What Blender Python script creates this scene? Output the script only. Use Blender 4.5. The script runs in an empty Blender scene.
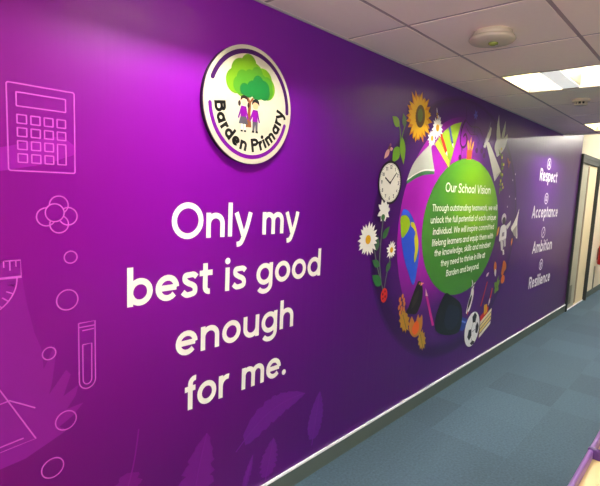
import bpy, bmesh, math, random
from mathutils import Matrix, Vector

random.seed(4)
PI = math.pi
SC = bpy.context.scene
COL = SC.collection

# ------------------------------------------------------------------ camera
EYE = Vector((0.0, -1.5885, 1.6154))
YAW, PITCH, ROLL = 0.8331, -0.1177, 0.0437
fwd = Vector((math.sin(YAW) * math.cos(PITCH), math.cos(YAW) * math.cos(PITCH), math.sin(PITCH)))
rt = Vector((math.cos(YAW), -math.sin(YAW), 0))
up = rt.cross(fwd)
r2 = rt * math.cos(ROLL) + up * math.sin(ROLL)
u2 = up * math.cos(ROLL) - rt * math.sin(ROLL)
cd = bpy.data.cameras.new('camera')
cd.sensor_fit = 'HORIZONTAL'
cd.sensor_width = 36
cd.lens = 466.21 / 600 * 36
cd.clip_start = 0.02
cam = bpy.data.objects.new('camera', cd)
COL.objects.link(cam)
cam.matrix_world = Matrix(((r2.x, u2.x, -fwd.x, EYE.x), (r2.y, u2.y, -fwd.y, EYE.y),
                           (r2.z, u2.z, -fwd.z, EYE.z), (0, 0, 0, 1)))
SC.camera = cam

# ------------------------------------------------------------------ world, exposure
W = bpy.data.worlds.new('world')
SC.world = W
W.use_nodes = True
W.node_tree.nodes['Background'].inputs[0].default_value = (0.9, 0.95, 1, 1)
W.node_tree.nodes['Background'].inputs[1].default_value = 0.05
SC.view_settings.view_transform = 'Standard'
SC.view_settings.look = 'None'
SC.view_settings.gamma = 1
SC.view_settings.use_curve_mapping = False
SC.view_settings.exposure = 0.64
SC.cycles.max_bounces = 10
SC.cycles.diffuse_bounces = 6
SC.cycles.sample_clamp_indirect = 6

LAMP = 205.0          # radiance of the lamp strips in the ceiling lights
LAMP_COL = (1.0, 0.965, 0.875)

WIN = ((-2.4, -0.3),)                # added unseen window in the opposite wall, for fill light
WIN_Z = (0.95, 2.25)
WIN_B = (-3.9, -1.5)                 # added unseen window in the rear end wall, for fill light
for loc, size, rz, en, tilt in (((sum(WIN[0]) / 2, -4.32, 1.6), 2.1, 0.0, 48, 0.75), ((-2.72, sum(WIN_B) / 2, 1.6), 2.4, -PI / 2, 80, 0.75),
                              ((12.74, -1.5, 1.55), 2.0, PI / 2, 3, 0.1)):  # last lamp added behind the far window, for glare on the purple wall
    ld = bpy.data.lights.new('added_fill_lamp', 'AREA')
    ld.shape = 'RECTANGLE'
    ld.size, ld.size_y = size, WIN_Z[1] - WIN_Z[0]
    ld.energy = en
    ld.color = (1.0, 0.97, 0.94)
    lo = bpy.data.objects.new('added_fill_lamp', ld)
    COL.objects.link(lo)
    lo.location = loc
    lo.rotation_euler = (PI / 2 + tilt, 0, rz)     # added fill lamps, tilted up towards the ceiling


# ------------------------------------------------------------------ materials
def lin(c):
    c = c / 255
    return c / 12.92 if c <= 0.04045 else ((c + 0.055) / 1.055) ** 2.4


def rgb(r, g, b):
    return (lin(r), lin(g), lin(b), 1)


def mat(name, col, rough=0.5, spec=0.5, metal=0.0, emit=None, es=0.0):
    m = bpy.data.materials.new(name)
    m.use_nodes = True
    b = m.node_tree.nodes['Principled BSDF']
    b.inputs['Base Color'].default_value = col
    b.inputs['Roughness'].default_value = rough
    b.inputs['Specular IOR Level'].default_value = spec
    b.inputs['Metallic'].default_value = metal
    if emit:
        b.inputs['Emission Color'].default_value = (*emit, 1)
        b.inputs['Emission Strength'].default_value = es
    return m


class NT:
    def __init__(s, m):
        s.t = m.node_tree
        s.b = s.t.nodes['Principled BSDF']

    def n(s, typ, **kw):
        x = s.t.nodes.new(typ)
        for k, v in kw.items():
            setattr(x, k, v)
        return x

    def l(s, a, b):
        s.t.links.new(a, b)


def mottle(m, scale=8, amt=0.06, bump=0.0, bscale=200):
    """small irregular tone variation and grain on a plain material"""
    k = NT(m)
    tc = k.n('ShaderNodeTexCoord')
    no = k.n('ShaderNodeTexNoise')
    no.inputs['Scale'].default_value = scale
    no.inputs['Detail'].default_value = 4
    k.l(tc.outputs['Object'], no.inputs['Vector'])
    mr = k.n('ShaderNodeMapRange')
    mr.inputs['To Min'].default_value = 1 - amt
    mr.inputs['To Max'].default_value = 1 + amt
    k.l(no.outputs['Fac'], mr.inputs['Value'])
    hv = k.n('ShaderNodeHueSaturation')
    hv.inputs['Color'].default_value = k.b.inputs['Base Color'].default_value
    k.l(mr.outputs['Result'], hv.inputs['Value'])
    k.l(hv.outputs['Color'], k.b.inputs['Base Color'])
    if bump:
        n2 = k.n('ShaderNodeTexNoise')
        n2.inputs['Scale'].default_value = bscale
        k.l(tc.outputs['Object'], n2.inputs['Vector'])
        bp = k.n('ShaderNodeBump')
        bp.inputs['Strength'].default_value = bump
        bp.inputs['Distance'].default_value = 0.002
        k.l(n2.outputs['Fac'], bp.inputs['Height'])
        k.l(bp.outputs['Normal'], k.b.inputs['Normal'])
    return m


PR, PS = 0.33, 0.46        # gloss of the printed film on the wall


INKD = 0.79             # density of the printed colour blends


def ramp_node(k, stops):
    cr = k.n('ShaderNodeValToRGB')
    e = cr.color_ramp.elements
    while len(e) < len(stops):
        e.new(0.5)
    for i, (p, c) in enumerate(stops):
        e[i].position = p
        e[i].color = tuple(v * INKD for v in c[:3]) + (1,)
    return cr


def film_material():
    m = mat('printed_purple_film', rgb(110, 20, 140), PR, PS)
    k = NT(m)
    tc = k.n('ShaderNodeTexCoord')
    sp = k.n('ShaderNodeSeparateXYZ')
    k.l(tc.outputs['Object'], sp.inputs[0])
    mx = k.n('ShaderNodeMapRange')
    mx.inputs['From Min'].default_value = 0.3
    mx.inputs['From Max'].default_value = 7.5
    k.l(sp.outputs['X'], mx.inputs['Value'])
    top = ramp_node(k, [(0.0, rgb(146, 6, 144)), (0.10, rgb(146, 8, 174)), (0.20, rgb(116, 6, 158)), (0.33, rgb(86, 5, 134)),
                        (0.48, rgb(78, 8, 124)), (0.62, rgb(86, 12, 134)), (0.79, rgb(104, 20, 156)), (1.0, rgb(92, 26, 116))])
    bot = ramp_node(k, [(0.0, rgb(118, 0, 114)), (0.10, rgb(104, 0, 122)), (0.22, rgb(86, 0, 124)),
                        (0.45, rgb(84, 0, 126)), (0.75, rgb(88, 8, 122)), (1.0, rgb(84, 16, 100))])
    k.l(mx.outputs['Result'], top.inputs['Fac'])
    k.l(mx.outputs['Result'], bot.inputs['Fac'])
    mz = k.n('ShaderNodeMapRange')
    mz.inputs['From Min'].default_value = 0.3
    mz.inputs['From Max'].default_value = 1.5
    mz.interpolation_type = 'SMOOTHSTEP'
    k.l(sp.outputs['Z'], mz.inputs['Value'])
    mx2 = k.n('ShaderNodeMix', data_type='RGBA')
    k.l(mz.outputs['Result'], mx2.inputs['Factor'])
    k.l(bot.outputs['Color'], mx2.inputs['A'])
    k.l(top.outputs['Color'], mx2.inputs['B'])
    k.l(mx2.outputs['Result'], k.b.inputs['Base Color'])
    # faint vertical waviness of the film
    mp = k.n('ShaderNodeMapping')
    mp.inputs['Scale'].default_value = (26, 1, 0.7)
    k.l(tc.outputs['Object'], mp.inputs['Vector'])
    no = k.n('ShaderNodeTexNoise')
    no.inputs['Scale'].default_value = 1
    no.inputs['Detail'].default_value = 3
    k.l(mp.outputs['Vector'], no.inputs['Vector'])
    bp = k.n('ShaderNodeBump')
    bp.inputs['Strength'].default_value = 0.12
    bp.inputs['Distance'].default_value = 0.006
    k.l(no.outputs['Fac'], bp.inputs['Height'])
    k.l(bp.outputs['Normal'], k.b.inputs['Normal'])
    return m


def radial_print(name, cx, cz, a, b, stops, ox=0, oz=0):
    """printed elliptical colour blend, laid out in the wall's own metres"""
    m = mat(name, stops[0][1], PR, PS)
    k = NT(m)
    tc = k.n('ShaderNodeTexCoord')
    mp = k.n('ShaderNodeMapping', vector_type='TEXTURE')
    mp.inputs['Location'].default_value = (cx + ox, 0, cz + oz)
    mp.inputs['Scale'].default_value = (a, 1000, b)
    k.l(tc.outputs['Object'], mp.inputs['Vector'])
    ln = k.n('ShaderNodeVectorMath', operation='LENGTH')
    k.l(mp.outputs['Vector'], ln.inputs[0])
    cr = ramp_node(k, stops)
    k.l(ln.outputs['Value'], cr.inputs['Fac'])
    k.l(cr.outputs['Color'], k.b.inputs['Base Color'])
    return m


def carpet_material():
    m = mat('blue_grey_carpet_tile', rgb(63, 84, 100), 0.8, 0.3)
    k = NT(m)
    tc = k.n('ShaderNodeTexCoord')
    mp = k.n('ShaderNodeMapping')
    mp.inputs['Location'].default_value = (-2.9263, 0.742, 0)
    k.l(tc.outputs['Object'], mp.inputs['Vector'])
    sn = k.n('ShaderNodeVectorMath', operation='SCALE')
    sn.inputs['Scale'].default_value = 2.0
    k.l(mp.outputs['Vector'], sn.inputs[0])
    fl = k.n('ShaderNodeVectorMath', operation='FLOOR')
    k.l(sn.outputs['Vector'], fl.inputs[0])
    wn = k.n('ShaderNodeTexWhiteNoise', noise_dimensions='2D')
    k.l(fl.outputs['Vector'], wn.inputs['Vector'])
    tone = k.n('ShaderNodeMapRange')
    tone.inputs['To Min'].default_value = 0.85
    tone.inputs['To Max'].default_value = 1.12
    k.l(wn.outputs['Value'], tone.inputs['Value'])
    fr = k.n('ShaderNodeVectorMath', operation='FRACTION')
    k.l(sn.outputs['Vector'], fr.inputs[0])
    sf = k.n('ShaderNodeSeparateXYZ')
    k.l(fr.outputs['Vector'], sf.inputs[0])
    # thin seams
    def edge(o):
        a = k.n('ShaderNodeMath', operation='SUBTRACT')
        a.inputs[1].default_value = 0.5
        k.l(o, a.inputs[0])
        b = k.n('ShaderNodeMath', operation='ABSOLUTE')
        k.l(a.outputs[0], b.inputs[0])
        c = k.n('ShaderNodeMath', operation='GREATER_THAN')
        c.inputs[1].default_value = 0.495
        k.l(b.outputs[0], c.inputs[0])
        return c.outputs[0]
    mxm = k.n('ShaderNodeMath', operation='MAXIMUM')
    k.l(edge(sf.outputs['X']), mxm.inputs[0])
    k.l(edge(sf.outputs['Y']), mxm.inputs[1])
    no = k.n('ShaderNodeTexNoise')
    no.inputs['Scale'].default_value = 70
    no.inputs['Detail'].default_value = 6
    k.l(tc.outputs['Object'], no.inputs['Vector'])
    n2 = k.n('ShaderNodeMapRange')
    n2.inputs['To Min'].default_value = 0.55
    n2.inputs['To Max'].default_value = 1.45
    k.l(no.outputs['Fac'], n2.inputs['Value'])
    m1 = k.n('ShaderNodeMath', operation='MULTIPLY')
    k.l(tone.outputs['Result'], m1.inputs[0])
    k.l(n2.outputs['Result'], m1.inputs[1])
    sm = k.n('ShaderNodeMath', operation='MULTIPLY_ADD')
    sm.inputs[1].default_value = 0.10
    k.l(mxm.outputs[0], sm.inputs[0])
    k.l(m1.outputs[0], sm.inputs[2])
    hv = k.n('ShaderNodeHueSaturation')
    hv.inputs['Color'].default_value = k.b.inputs['Base Color'].default_value
    k.l(sm.outputs[0], hv.inputs['Value'])
    k.l(hv.outputs['Color'], k.b.inputs['Base Color'])
    bp = k.n('ShaderNodeBump')
    bp.inputs['Strength'].default_value = 0.4
    bp.inputs['Distance'].default_value = 0.003
    k.l(no.outputs['Fac'], bp.inputs['Height'])
    k.l(bp.outputs['Normal'], k.b.inputs['Normal'])
    return m


_pc = {}


def P(r, g, b):
    """ink colour on the printed film"""
    key = (r, g, b)
    if key not in _pc:
        _pc[key] = mottle(mat('ink_%d_%d_%d' % key, rgb(r, g, b), PR, PS), 30, 0.03)
    return _pc[key]


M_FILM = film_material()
M_CARPET = carpet_material()
M_TILE = mottle(mat('ceiling_tile', rgb(255, 234, 220), 0.9, 0.2), 40, 0.03, 0.25, 300)
M_GRID = mottle(mat('ceiling_grid_metal', rgb(172, 146, 142), 0.5), 20, 0.03)
M_ANGLE = mottle(mat('wall_angle_metal', rgb(215, 202, 194), 0.5), 20, 0.03)
M_CREAM = mottle(mat('cream_wall_paint', rgb(226, 216, 190), 0.75, 0.3), 3, 0.03, 0.1, 150)
M_PLUM = mottle(mat('dark_plum_paint', rgb(72, 52, 78), 0.8, 0.2), 3, 0.03)
M_SKIRT = mottle(mat('grey_skirting', rgb(84, 97, 92), 0.6, 0.4), 6, 0.06)
M_WTRIM = mottle(mat('white_trim', rgb(250, 248, 255), 0.4), 20, 0.02)
M_FRAME = mottle(mat('dark_grey_door_paint', rgb(50, 56, 55), 0.5), 10, 0.05)
M_PANEL = mottle(mat('grey_green_panel', rgb(184, 180, 158), 0.5), 10, 0.04)
M_LEAF = mottle(mat('pale_door_leaf', rgb(238, 220, 180), 0.5), 5, 0.04)
M_TAN = mottle(mat('tan_door_edge', rgb(150, 128, 100), 0.5), 10, 0.05)
M_STEEL = mottle(mat('dull_steel', rgb(120, 118, 100), 0.4, 0.5, 0.6), 20, 0.05)
M_BLACK = mottle(mat('black_paint', rgb(12, 11, 12), 0.4), 20, 0.05)
M_SIGN = mottle(mat('sign_face_ivory', rgb(196, 190, 168), 0.35), 8, 0.02)
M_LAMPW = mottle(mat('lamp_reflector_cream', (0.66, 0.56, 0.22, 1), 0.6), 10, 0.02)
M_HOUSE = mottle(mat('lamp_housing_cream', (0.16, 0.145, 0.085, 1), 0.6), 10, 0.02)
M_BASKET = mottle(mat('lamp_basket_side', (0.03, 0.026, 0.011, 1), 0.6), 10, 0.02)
M_DIFF = mat('lamp_basket_diffuser', (0.8, 0.8, 0.78, 1), 0.6, 0.3, 0, (1, 0.98, 0.95), 0.42)
_k = NT(M_DIFF)
_tc = _k.n('ShaderNodeTexCoord')
_vo = _k.n('ShaderNodeTexVoronoi')
_vo.inputs['Scale'].default_value = 55
_vo.inputs['Randomness'].default_value = 0.1
_k.l(_tc.outputs['Object'], _vo.inputs['Vector'])
_mr = _k.n('ShaderNodeMapRange')
_mr.inputs['From Min'].default_value = 0.25
_mr.inputs['From Max'].default_value = 0.45
_mr.inputs['To Min'].default_value = 0.62       # light through the perforated sheet
_mr.inputs['To Max'].default_value = 0.38
_k.l(_vo.outputs['Distance'], _mr.inputs['Value'])
_k.l(_mr.outputs['Result'], _k.b.inputs['Emission Strength'])
M_LAMP = mat('lamp_strip', (0.9, 0.9, 0.9, 1), 0.5, 0.2, 0, LAMP_COL, LAMP)
M_DET = mottle(mat('detector_plastic', rgb(205, 190, 168), 0.5), 20, 0.03)
M_LENS = mottle(mat('detector_lens', rgb(150, 160, 70), 0.2), 30, 0.03)
M_LILAC = mottle(mat('lilac_edging', rgb(128, 88, 158), 0.35), 20, 0.04)
M_PURPD = mottle(mat('purple_divider', rgb(74, 40, 104), 0.35), 20, 0.04)
M_MAPLE = mottle(mat('maple_board', rgb(226, 198, 142), 0.4), 6, 0.07)
M_RED = mottle(mat('red_cylinder_paint', rgb(190, 20, 28), 0.3), 10, 0.04)
M_RUBBER = mottle(mat('black_rubber', rgb(20, 20, 20), 0.7), 20, 0.05)
M_PIPE = mottle(mat('grey_pipe', rgb(150, 148, 138), 0.5), 20, 0.04)


# ------------------------------------------------------------------ object helpers
def tag(o, label=None, cat=None, group=None, kind=None):
    if label:
        o['label'] = label
    if cat:
        o['category'] = cat
    if group:
        o['group'] = group
    if kind:
        o['kind'] = kind
    return o


def empty(name, loc, label, cat, group=None):
    o = bpy.data.objects.new(name, None)
    o.empty_display_size = 0.1
    COL.objects.link(o)
    o.location = loc
    return tag(o, label, cat, group)


def link(name, bm, m, parent=None, label=None, smooth=False):
    me = bpy.data.meshes.new(name)
    bmesh.ops.recalc_face_normals(bm, faces=bm.faces)
    if smooth:
        for f in bm.faces:
            f.smooth = True
    bm.to_mesh(me)
    bm.free()
    me.materials.append(m)
    o = bpy.data.objects.new(name, me)
    COL.objects.link(o)
    if parent:
        o.parent = parent
        # mesh data is written in world metres: undo the parents' offset
        off = Vector((0, 0, 0))
        q = parent
        while q:
            off += q.location
            q = q.parent
        o.location = -off
    if label:
        o['label'] = label
    return o


def box(bm, x0, x1, y0, y1, z0, z1, bev=0.0):
    r = bmesh.ops.create_cube(bm, size=1)
    vs = r['verts']
    for v in vs:
        v.co = Vector((x0 + (v.co.x + .5) * (x1 - x0), y0 + (v.co.y + .5) * (y1 - y0), z0 + (v.co.z + .5) * (z1 - z0)))
    if bev:
        es = list({e for v in vs for e in v.link_edges})
        bmesh.ops.bevel(bm, geom=es, offset=bev, segments=2, affect='EDGES', profile=0.5)


def boxo(name, m, dims, parent=None, label=None, bev=0.0):
    bm = bmesh.new()
    box(bm, *dims, bev=bev)
    return link(name, bm, m, parent, label)


def lathe(bm, prof, centre, axis='z', n=40):
    """revolve (radius, height) pairs"""
    rings = []
    for r, h in prof:
        ring = []
        for i in range(n):
            a = 2 * PI * i / n
            if axis == 'z':
                p = (centre[0] + r * math.cos(a), centre[1] + r * math.sin(a), centre[2] + h)
            else:
                p = (centre[0] + r * math.cos(a), centre[1] + h, centre[2] + r * math.sin(a))
            ring.append(bm.verts.new(p))
        rings.append(ring)
    for a, b in zip(rings, rings[1:]):
        for i in range(n):
            bm.faces.new((a[i], a[(i + 1) % n], b[(i + 1) % n], b[i]))
    bm.faces.new(rings[0])
    bm.faces.new(list(reversed(rings[-1])))


def tube(bm, pts, r, n=10):
    pts = [Vector(p) for p in pts]
    rings = []
    for i, p in enumerate(pts):
        d = (pts[min(i + 1, len(pts) - 1)] - pts[max(i - 1, 0)]).normalized()
        s = d.cross(Vector((0.13, 0.2, 1))).normalized()
        t = d.cross(s)
        rings.append([bm.verts.new(p + r * (math.cos(2 * PI * j / n) * s + math.sin(2 * PI * j / n) * t)) for j in range(n)])
    for a, b in zip(rings, rings[1:]):
        for j in range(n):
            bm.faces.new((a[j], a[(j + 1) % n], b[(j + 1) % n], b[j]))
    bm.faces.new(rings[0])
    bm.faces.new(list(reversed(rings[-1])))


# ------------------------------------------------------------------ flat print helpers (x, z on the wall)
LT = 0.0004            # film thickness of one printed layer


def ell(cx, cz, rx, rz=None, n=36, a0=0.0, a1=2 * PI, rot=0.0):
    rz = rx if rz is None else rz
    full = abs(a1 - a0 - 2 * PI) < 1e-6
    out = []
    for i in range(n if full else n + 1):
        a = a0 + (a1 - a0) * i / n
        x, z = rx * math.cos(a), rz * math.sin(a)
        out.append((cx + x * math.cos(rot) - z * math.sin(rot), cz + x * math.sin(rot) + z * math.cos(rot)))
    return out


def spline(pts, closed=True, n=6):
    out = []
    L = len(pts)
    rng = range(L) if closed else range(L - 1)
    for i in rng:
        g = (lambda j: pts[j % L]) if closed else (lambda j: pts[max(0, min(L - 1, j))])
        p0, p1, p2, p3 = g(i - 1), g(i), g(i + 1), g(i + 2)
        for s in range(n):
            t = s / n
            out.append(tuple(0.5 * (2 * b + (c - a) * t + (2 * a - 5 * b + 4 * c - d) * t * t + (3 * b - a - 3 * c + d) * t ** 3)
                             for a, b, c, d in zip(p0, p1, p2, p3)))
    if not closed:
        out.append(pts[-1])
    return out


def leaf(x0, z0, x1, z1, w, n=8):
    dx, dz = x1 - x0, z1 - z0
    L = math.hypot(dx, dz)
    nx, nz = -dz / L, dx / L
    a = [(x0 + dx * i / n + nx * w * math.sin(PI * (i / n) ** 0.8), z0 + dz * i / n + nz * w * math.sin(PI * (i / n) ** 0.8)) for i in range(n + 1)]
    b = [(x0 + dx * i / n - nx * w * math.sin(PI * (i / n) ** 0.8), z0 + dz * i / n - nz * w * math.sin(PI * (i / n) ** 0.8)) for i in range(n - 1, 0, -1)]
    return a + b


def stroke_quads(pts, w, closed=False):
    pts = [p for i, p in enumerate(pts) if i == 0 or math.hypot(p[0] - pts[i - 1][0], p[1] - pts[i - 1][1]) > 1e-5]
    if closed and math.hypot(pts[0][0] - pts[-1][0], pts[0][1] - pts[-1][1]) < 1e-5:
        pts = pts[:-1]
    n = len(pts)
    Ls, Rs = [], []
    for i in range(n):
        if closed:
            a, b = pts[i - 1], pts[(i + 1) % n]
        else:
            a, b = pts[max(i - 1, 0)], pts[min(i + 1, n - 1)]
        dx, dz = b[0] - a[0], b[1] - a[1]
        d = math.hypot(dx, dz) or 1
        nx, nz = -dz / d, dx / d
        mit = 1.0
        if (closed or 0 < i < n - 1):
            e = (pts[i][0] - pts[i - 1][0], pts[i][1] - pts[i - 1][1])
            el = math.hypot(*e) or 1
            mit = 1 / max(0.5, abs((nx * -e[1] + nz * e[0]) / el))
        h = w / 2 * mit
        Ls.append((pts[i][0] + nx * h, pts[i][1] + nz * h))
        Rs.append((pts[i][0] - nx * h, pts[i][1] - nz * h))
    qs = []
    for i in range(n if closed else n - 1):
        j = (i + 1) % n
        qs.append([Ls[i], Rs[i], Rs[j], Ls[j]])
    return qs


def decal(name, polys, m, parent=None, layer=1, label=None, y0=0.0, t=LT):
    """thin printed shapes: closed polygons (x, z) given thickness towards the room"""
    bm = bmesh.new()
    yb, yf = y0 - LT * (layer - 1) - 0.00005, y0 - LT * (layer - 1) - t
    for i_, p in enumerate(polys):
        ys = yf - 5e-6 * (i_ % 37)      # pieces that cross one another lie a hair apart
        f = [bm.verts.new((x, ys, z)) for x, z in p]
        b = [bm.verts.new((x, yb, z)) for x, z in p]
        k = len(p)
        try:
            bm.faces.new(f)
            for i in range(k):
                bm.faces.new((f[i], f[(i + 1) % k], b[(i + 1) % k], b[i]))
        except ValueError:
            pass
    return link(name, bm, m, parent, label)


def line(pts, w, closed=False):
    return stroke_quads(pts, w, closed)


# ------------------------------------------------------------------ geometric sans lettering, x-height = 1
def glyph(ch, w):
    h = w / 2
    A = 1.41
    r = 0.5 - h
    S = []
    def L(*p): S.append((list(p), False))
    def O(cx, cz, rx, rz): S.append((ell(cx, cz, rx, rz, 28), True))
    def C(cx, cz, rx, rz, a0, a1, n=18): return ell(cx, cz, rx, rz, n, math.radians(a0), math.radians(a1))
    def X(p): S.append((p, False))
    st, rd, dg = 0.09, 0.06, 0.03
    if ch == 'a': O(.5, .5, r, r); L((1 - h, 0), (1 - h, 1)); return 1.0, rd, st, S
    if ch == 'b': O(.5, .5, r, r); L((h, 0), (h, A)); return 1.0, st, rd, S
    if ch == 'c': X(C(.5, .5, r, r, 48, 312)); return .9, rd, rd, S
    if ch == 'd': O(.5, .5, r, r); L((1 - h, 0), (1 - h, A)); return 1.0, rd, st, S
    if ch == 'e': X(C(.505, .5, r + .005, r, 0, 318)); L((.1, .5), (1.01 - h - .001, .5)); return 1.01, rd, rd, S
    if ch == 'f': X([(.28, 0), (.28, 1.0)] + C(.28 + .24, 1.08, .24, A - h - 1.08, 180, 80, 8)); L((0, 1 - h), (.54, 1 - h)); return .56, dg, dg, S
    if ch == 'g':
        O(.5, .5, r, r); X([(1 - h, 1), (1 - h, 0.05)] + C(.5, .0, r, .42 - h, 0, -150, 14)); return 1.0, rd, st, S
    if ch == 'h': L((h, 0), (h, A)); X(C(.465, .55, .465 - h, .45 - h, 180, 0) + [(.93 - h, 0)]); return .93, st, st, S
    if ch == 'i': L((h, 0), (h, 1)); S.append((ell(h, 1.27, .07, .07, 14), 'dot')); return w, st, st, S
    if ch == 'k': L((h, 0), (h, A)); L((.8, 1), (h, .36)); L((.32, .58), (.86, 0)); return .88, st, dg, S
    if ch == 'l': L((h, 0), (h, A)); return w, st, st, S
    if ch == 'm':
        L((h, 0), (h, 1)); c = (1.42 - w) / 4
        X(C(h + c, .6, c, .4 - h, 180, 0) + [(h + 2 * c, 0)]); X(C(h + 3 * c, .6, c, .4 - h, 180, 0) + [(h + 4 * c, 0)]); return 1.42, st, st, S
    if ch == 'n': L((h, 0), (h, 1)); X(C(.465, .55, .465 - h, .45 - h, 180, 0) + [(.93 - h, 0)]); return .93, st, st, S
    if ch == 'o': O(.505, .5, r + .005, r); return 1.01, rd, rd, S
    if ch == 'p': O(.5, .5, r, r); L((h, -.42), (h, 1)); return 1.0, st, rd, S
    if ch == 'q': O(.5, .5, r, r); L((1 - h, -.42), (1 - h, 1)); return 1.0, rd, st, S
    if ch == 'r': L((h, 0), (h, 1)); X(C(.48, .5, .48 - h, .5 - h, 180, 75, 10)); return .58, st, dg, S
    if ch == 's':
        X(spline([(.70, .78), (.56, 1 - h + .0), (.36, 1 - h), (.17, .86), (.16, .68), (.34, .55), (.50, .48), (.62, .36), (.60, .17), (.42, h), (.22, h), (.05, .24)], False, 4)); return .75, rd, rd, S
    if ch == 't': X([(.28, 1.28), (.28, .3)] + C(.28 + .22, .3, .22, .3 - h, 180, 275, 8)); L((0, 1 - h), (.64, 1 - h)); return .66, dg, dg, S
    if ch == 'u': L((.93 - h, 0), (.93 - h, 1)); X([(h, 1)] + C(.465, .45, .465 - h, .45 - h, 180, 360)); return .93, st, st, S
    if ch == 'v': L((h * .9, 1), (.49, h * .3)); L((.98 - h * .9, 1), (.49, h * .3)); return .98, dg, dg, S
    if ch == 'w':
        for a, b, c, d in ((.1, 1, .4, .04), (.4, .04, .74, .96), (.74, .96, 1.08, .04), (1.08, .04, 1.38, 1)): L((a, b), (c, d))
        return 1.48, dg, dg, S
    if ch == 'y': L((h * .9, 1), (.50, .03)); X(spline([(1.0 - h * .9, 1), (.74, .46), (.52, -.06), (.36, -.30), (.14, -.35)], False, 5)); return 1.0, dg, dg, S
    if ch == 'O': O(.72, A / 2, .72 - h, A / 2 - h); return 1.44, rd, rd, S
    if ch == 'S':
        X(spline([(.92, 1.10), (.74, A - h), (.48, A - h), (.22, 1.22), (.22, .95), (.44, .78), (.68, .66), (.86, .46), (.80, .18), (.54, h), (.26, h), (.05, .32)], False, 4)); return 1.0, rd, rd, S
    if ch == 'V': L((h, A), (.63, h * .4)); L((1.26 - h, A), (.63, h * .4)); return 1.26, dg, dg, S
    if ch == 'T': L((0, A - h), (1.06, A - h)); L((.53, 0), (.53, A)); return 1.06, dg, dg, S
    if ch == 'W':
        for a, b, c, d in ((h, A, .5, .05), (.5, .05, .95, A - .05), (.95, A - .05, 1.4, .05), (1.4, .05, 1.9 - h, A)): L((a, b), (c, d))
        return 1.9, dg, dg, S
    if ch == 'B':
        L((h, 0), (h, A)); X([(h, A - h), (.5, A - h)] + C(.5, 1.06, .32, A - h - 1.06, 90, -90, 10) + [(h, 1.06 - (A - h - 1.06))])
        q = (1.06 - (A - h - 1.06) - h) / 2
        X([(.5, h + 2 * q)] + C(.54, h + q, .38, q, 90, -90, 10) + [(h, h)]); return 1.02, st, rd, S
    if ch in 'PR':
        L((h, 0), (h, A)); X([(h, A - h), (.5, A - h)] + C(.52, 1.0, .38, A - h - 1.0, 90, -90, 10) + [(h, 1.0 - (A - h - 1.0))])
        if ch == 'R': L((.46, .62), (.92, 0))
        return .98, st, rd, S
    if ch == 'A': L((h, 0), (.64, A - h * .4)); L((1.28 - h, 0), (.64, A - h * .4)); L((.30, .42), (.98, .42)); return 1.28, dg, dg, S
    if ch == '.': S.append((ell(.15, .12, .07, .07, 14), 'dot')); return .3, .04, .04, S
    if ch == ',': S.append((ell(.15, .12, .05, .05, 14), 'dot')); L((.17, .1), (.06, -.2)); return .3, .04, .04, S
    if ch == '0': O(.42, A / 2, .42 - h, A / 2 - h); return .84, rd, rd, S
    if ch == '1': L((.4, 0), (.4, A), (.1, 1.15)); return .55, rd, rd, S
    if ch == '2': X(C(.42, .98, .36, .36, 170, -40, 10) + [(.08, h), (.84, h)]); return .84, rd, rd, S
    if ch == '3': X(C(.4, 1.04, .32, .3, 150, -90, 10)); X(C(.4, .4, .36, .34, 90, -150, 10)); return .84, rd, rd, S
    if ch == '4': L((.6, 0), (.6, A), (.05, .4), (.84, .4)); return .84, rd, rd, S
    if ch == '5': X([(.74, A - h), (.2, A - h), (.14, .8)] + C(.4, .46, .38, .4, 100, -150, 10)); return .84, rd, rd, S
    if ch == '6': O(.42, .42, .34, .34); L((.12, .55), (.5, A)); return .84, rd, rd, S
    if ch == '7': L((.05, A - h), (.78, A - h), (.3, 0)); return .84, rd, rd, S
    if ch == '8': O(.42, 1.05, .28, .28); O(.42, .4, .34, .34); return .84, rd, rd, S
    if ch == '9': O(.42, .98, .34, .34); L((.72, .86), (.34, 0)); return .84, rd, rd, S
    return .5, 0, 0, S


def advance(s, w):
    out, x = [], 0.0
    for i, ch in enumerate(s):
        if ch == ' ':
            x += .5
            continue
        gw, l, r, S = glyph(ch, w)
        if out:
            x += l
        out.append((ch, x, gw, S))
        x += gw + (r if i < len(s) - 1 else 0)
    return out, x


def lettering(s, x0, x1, zb, xh, w):
    """polygons of a line of lettering from x0 to x1, baseline zb, x-height xh, stroke w (in x-heights)"""
    gl, tot = advance(s, w)
    sx = (x1 - x0) / tot
    k = sx / xh
    out = []
    for ch, x, gw, S in gl:
        for pts, cl in S:
            q = [(x0 + (x + a) * sx, zb + b * xh) for a, b in pts]
            if cl == 'dot':
                cx = sum(p[0] for p in q) / len(q)
                cz = sum(p[1] for p in q) / len(q)
                out.append(ell(cx, cz, w * .62 * xh, w * .62 * xh, 16))
            else:
                out += stroke_quads(q, w * xh, cl)
    return out


def arc_lettering(s, cx, cz, rad, a0, a1, xh, w):
    gl, tot = advance(s, w)
    out = []
    for ch, x, gw, S in gl:
        for pts, cl in S:
            q = []
            for a, b in pts:
                mid = x + gw / 2
                th = a0 + (a1 - a0) * mid / tot
                lx, lz = (a - gw / 2) * xh, b * xh
                # local frame: along +tangent (anticlockwise), up = towards the centre
                tx, tz = -math.sin(th), math.cos(th)
                ux, uz = -math.cos(th), -math.sin(th)
                q.append((cx + rad * math.cos(th) + tx * lx + ux * lz, cz + rad * math.sin(th) + tz * lx + uz * lz))
            if cl == 'dot':
                c0 = sum(p[0] for p in q) / len(q)
                c1 = sum(p[1] for p in q) / len(q)
                out.append(ell(c0, c1, w * .65 * xh, None, 14))
            else:
                out += stroke_quads(q, w * xh, cl)
    return out


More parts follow.
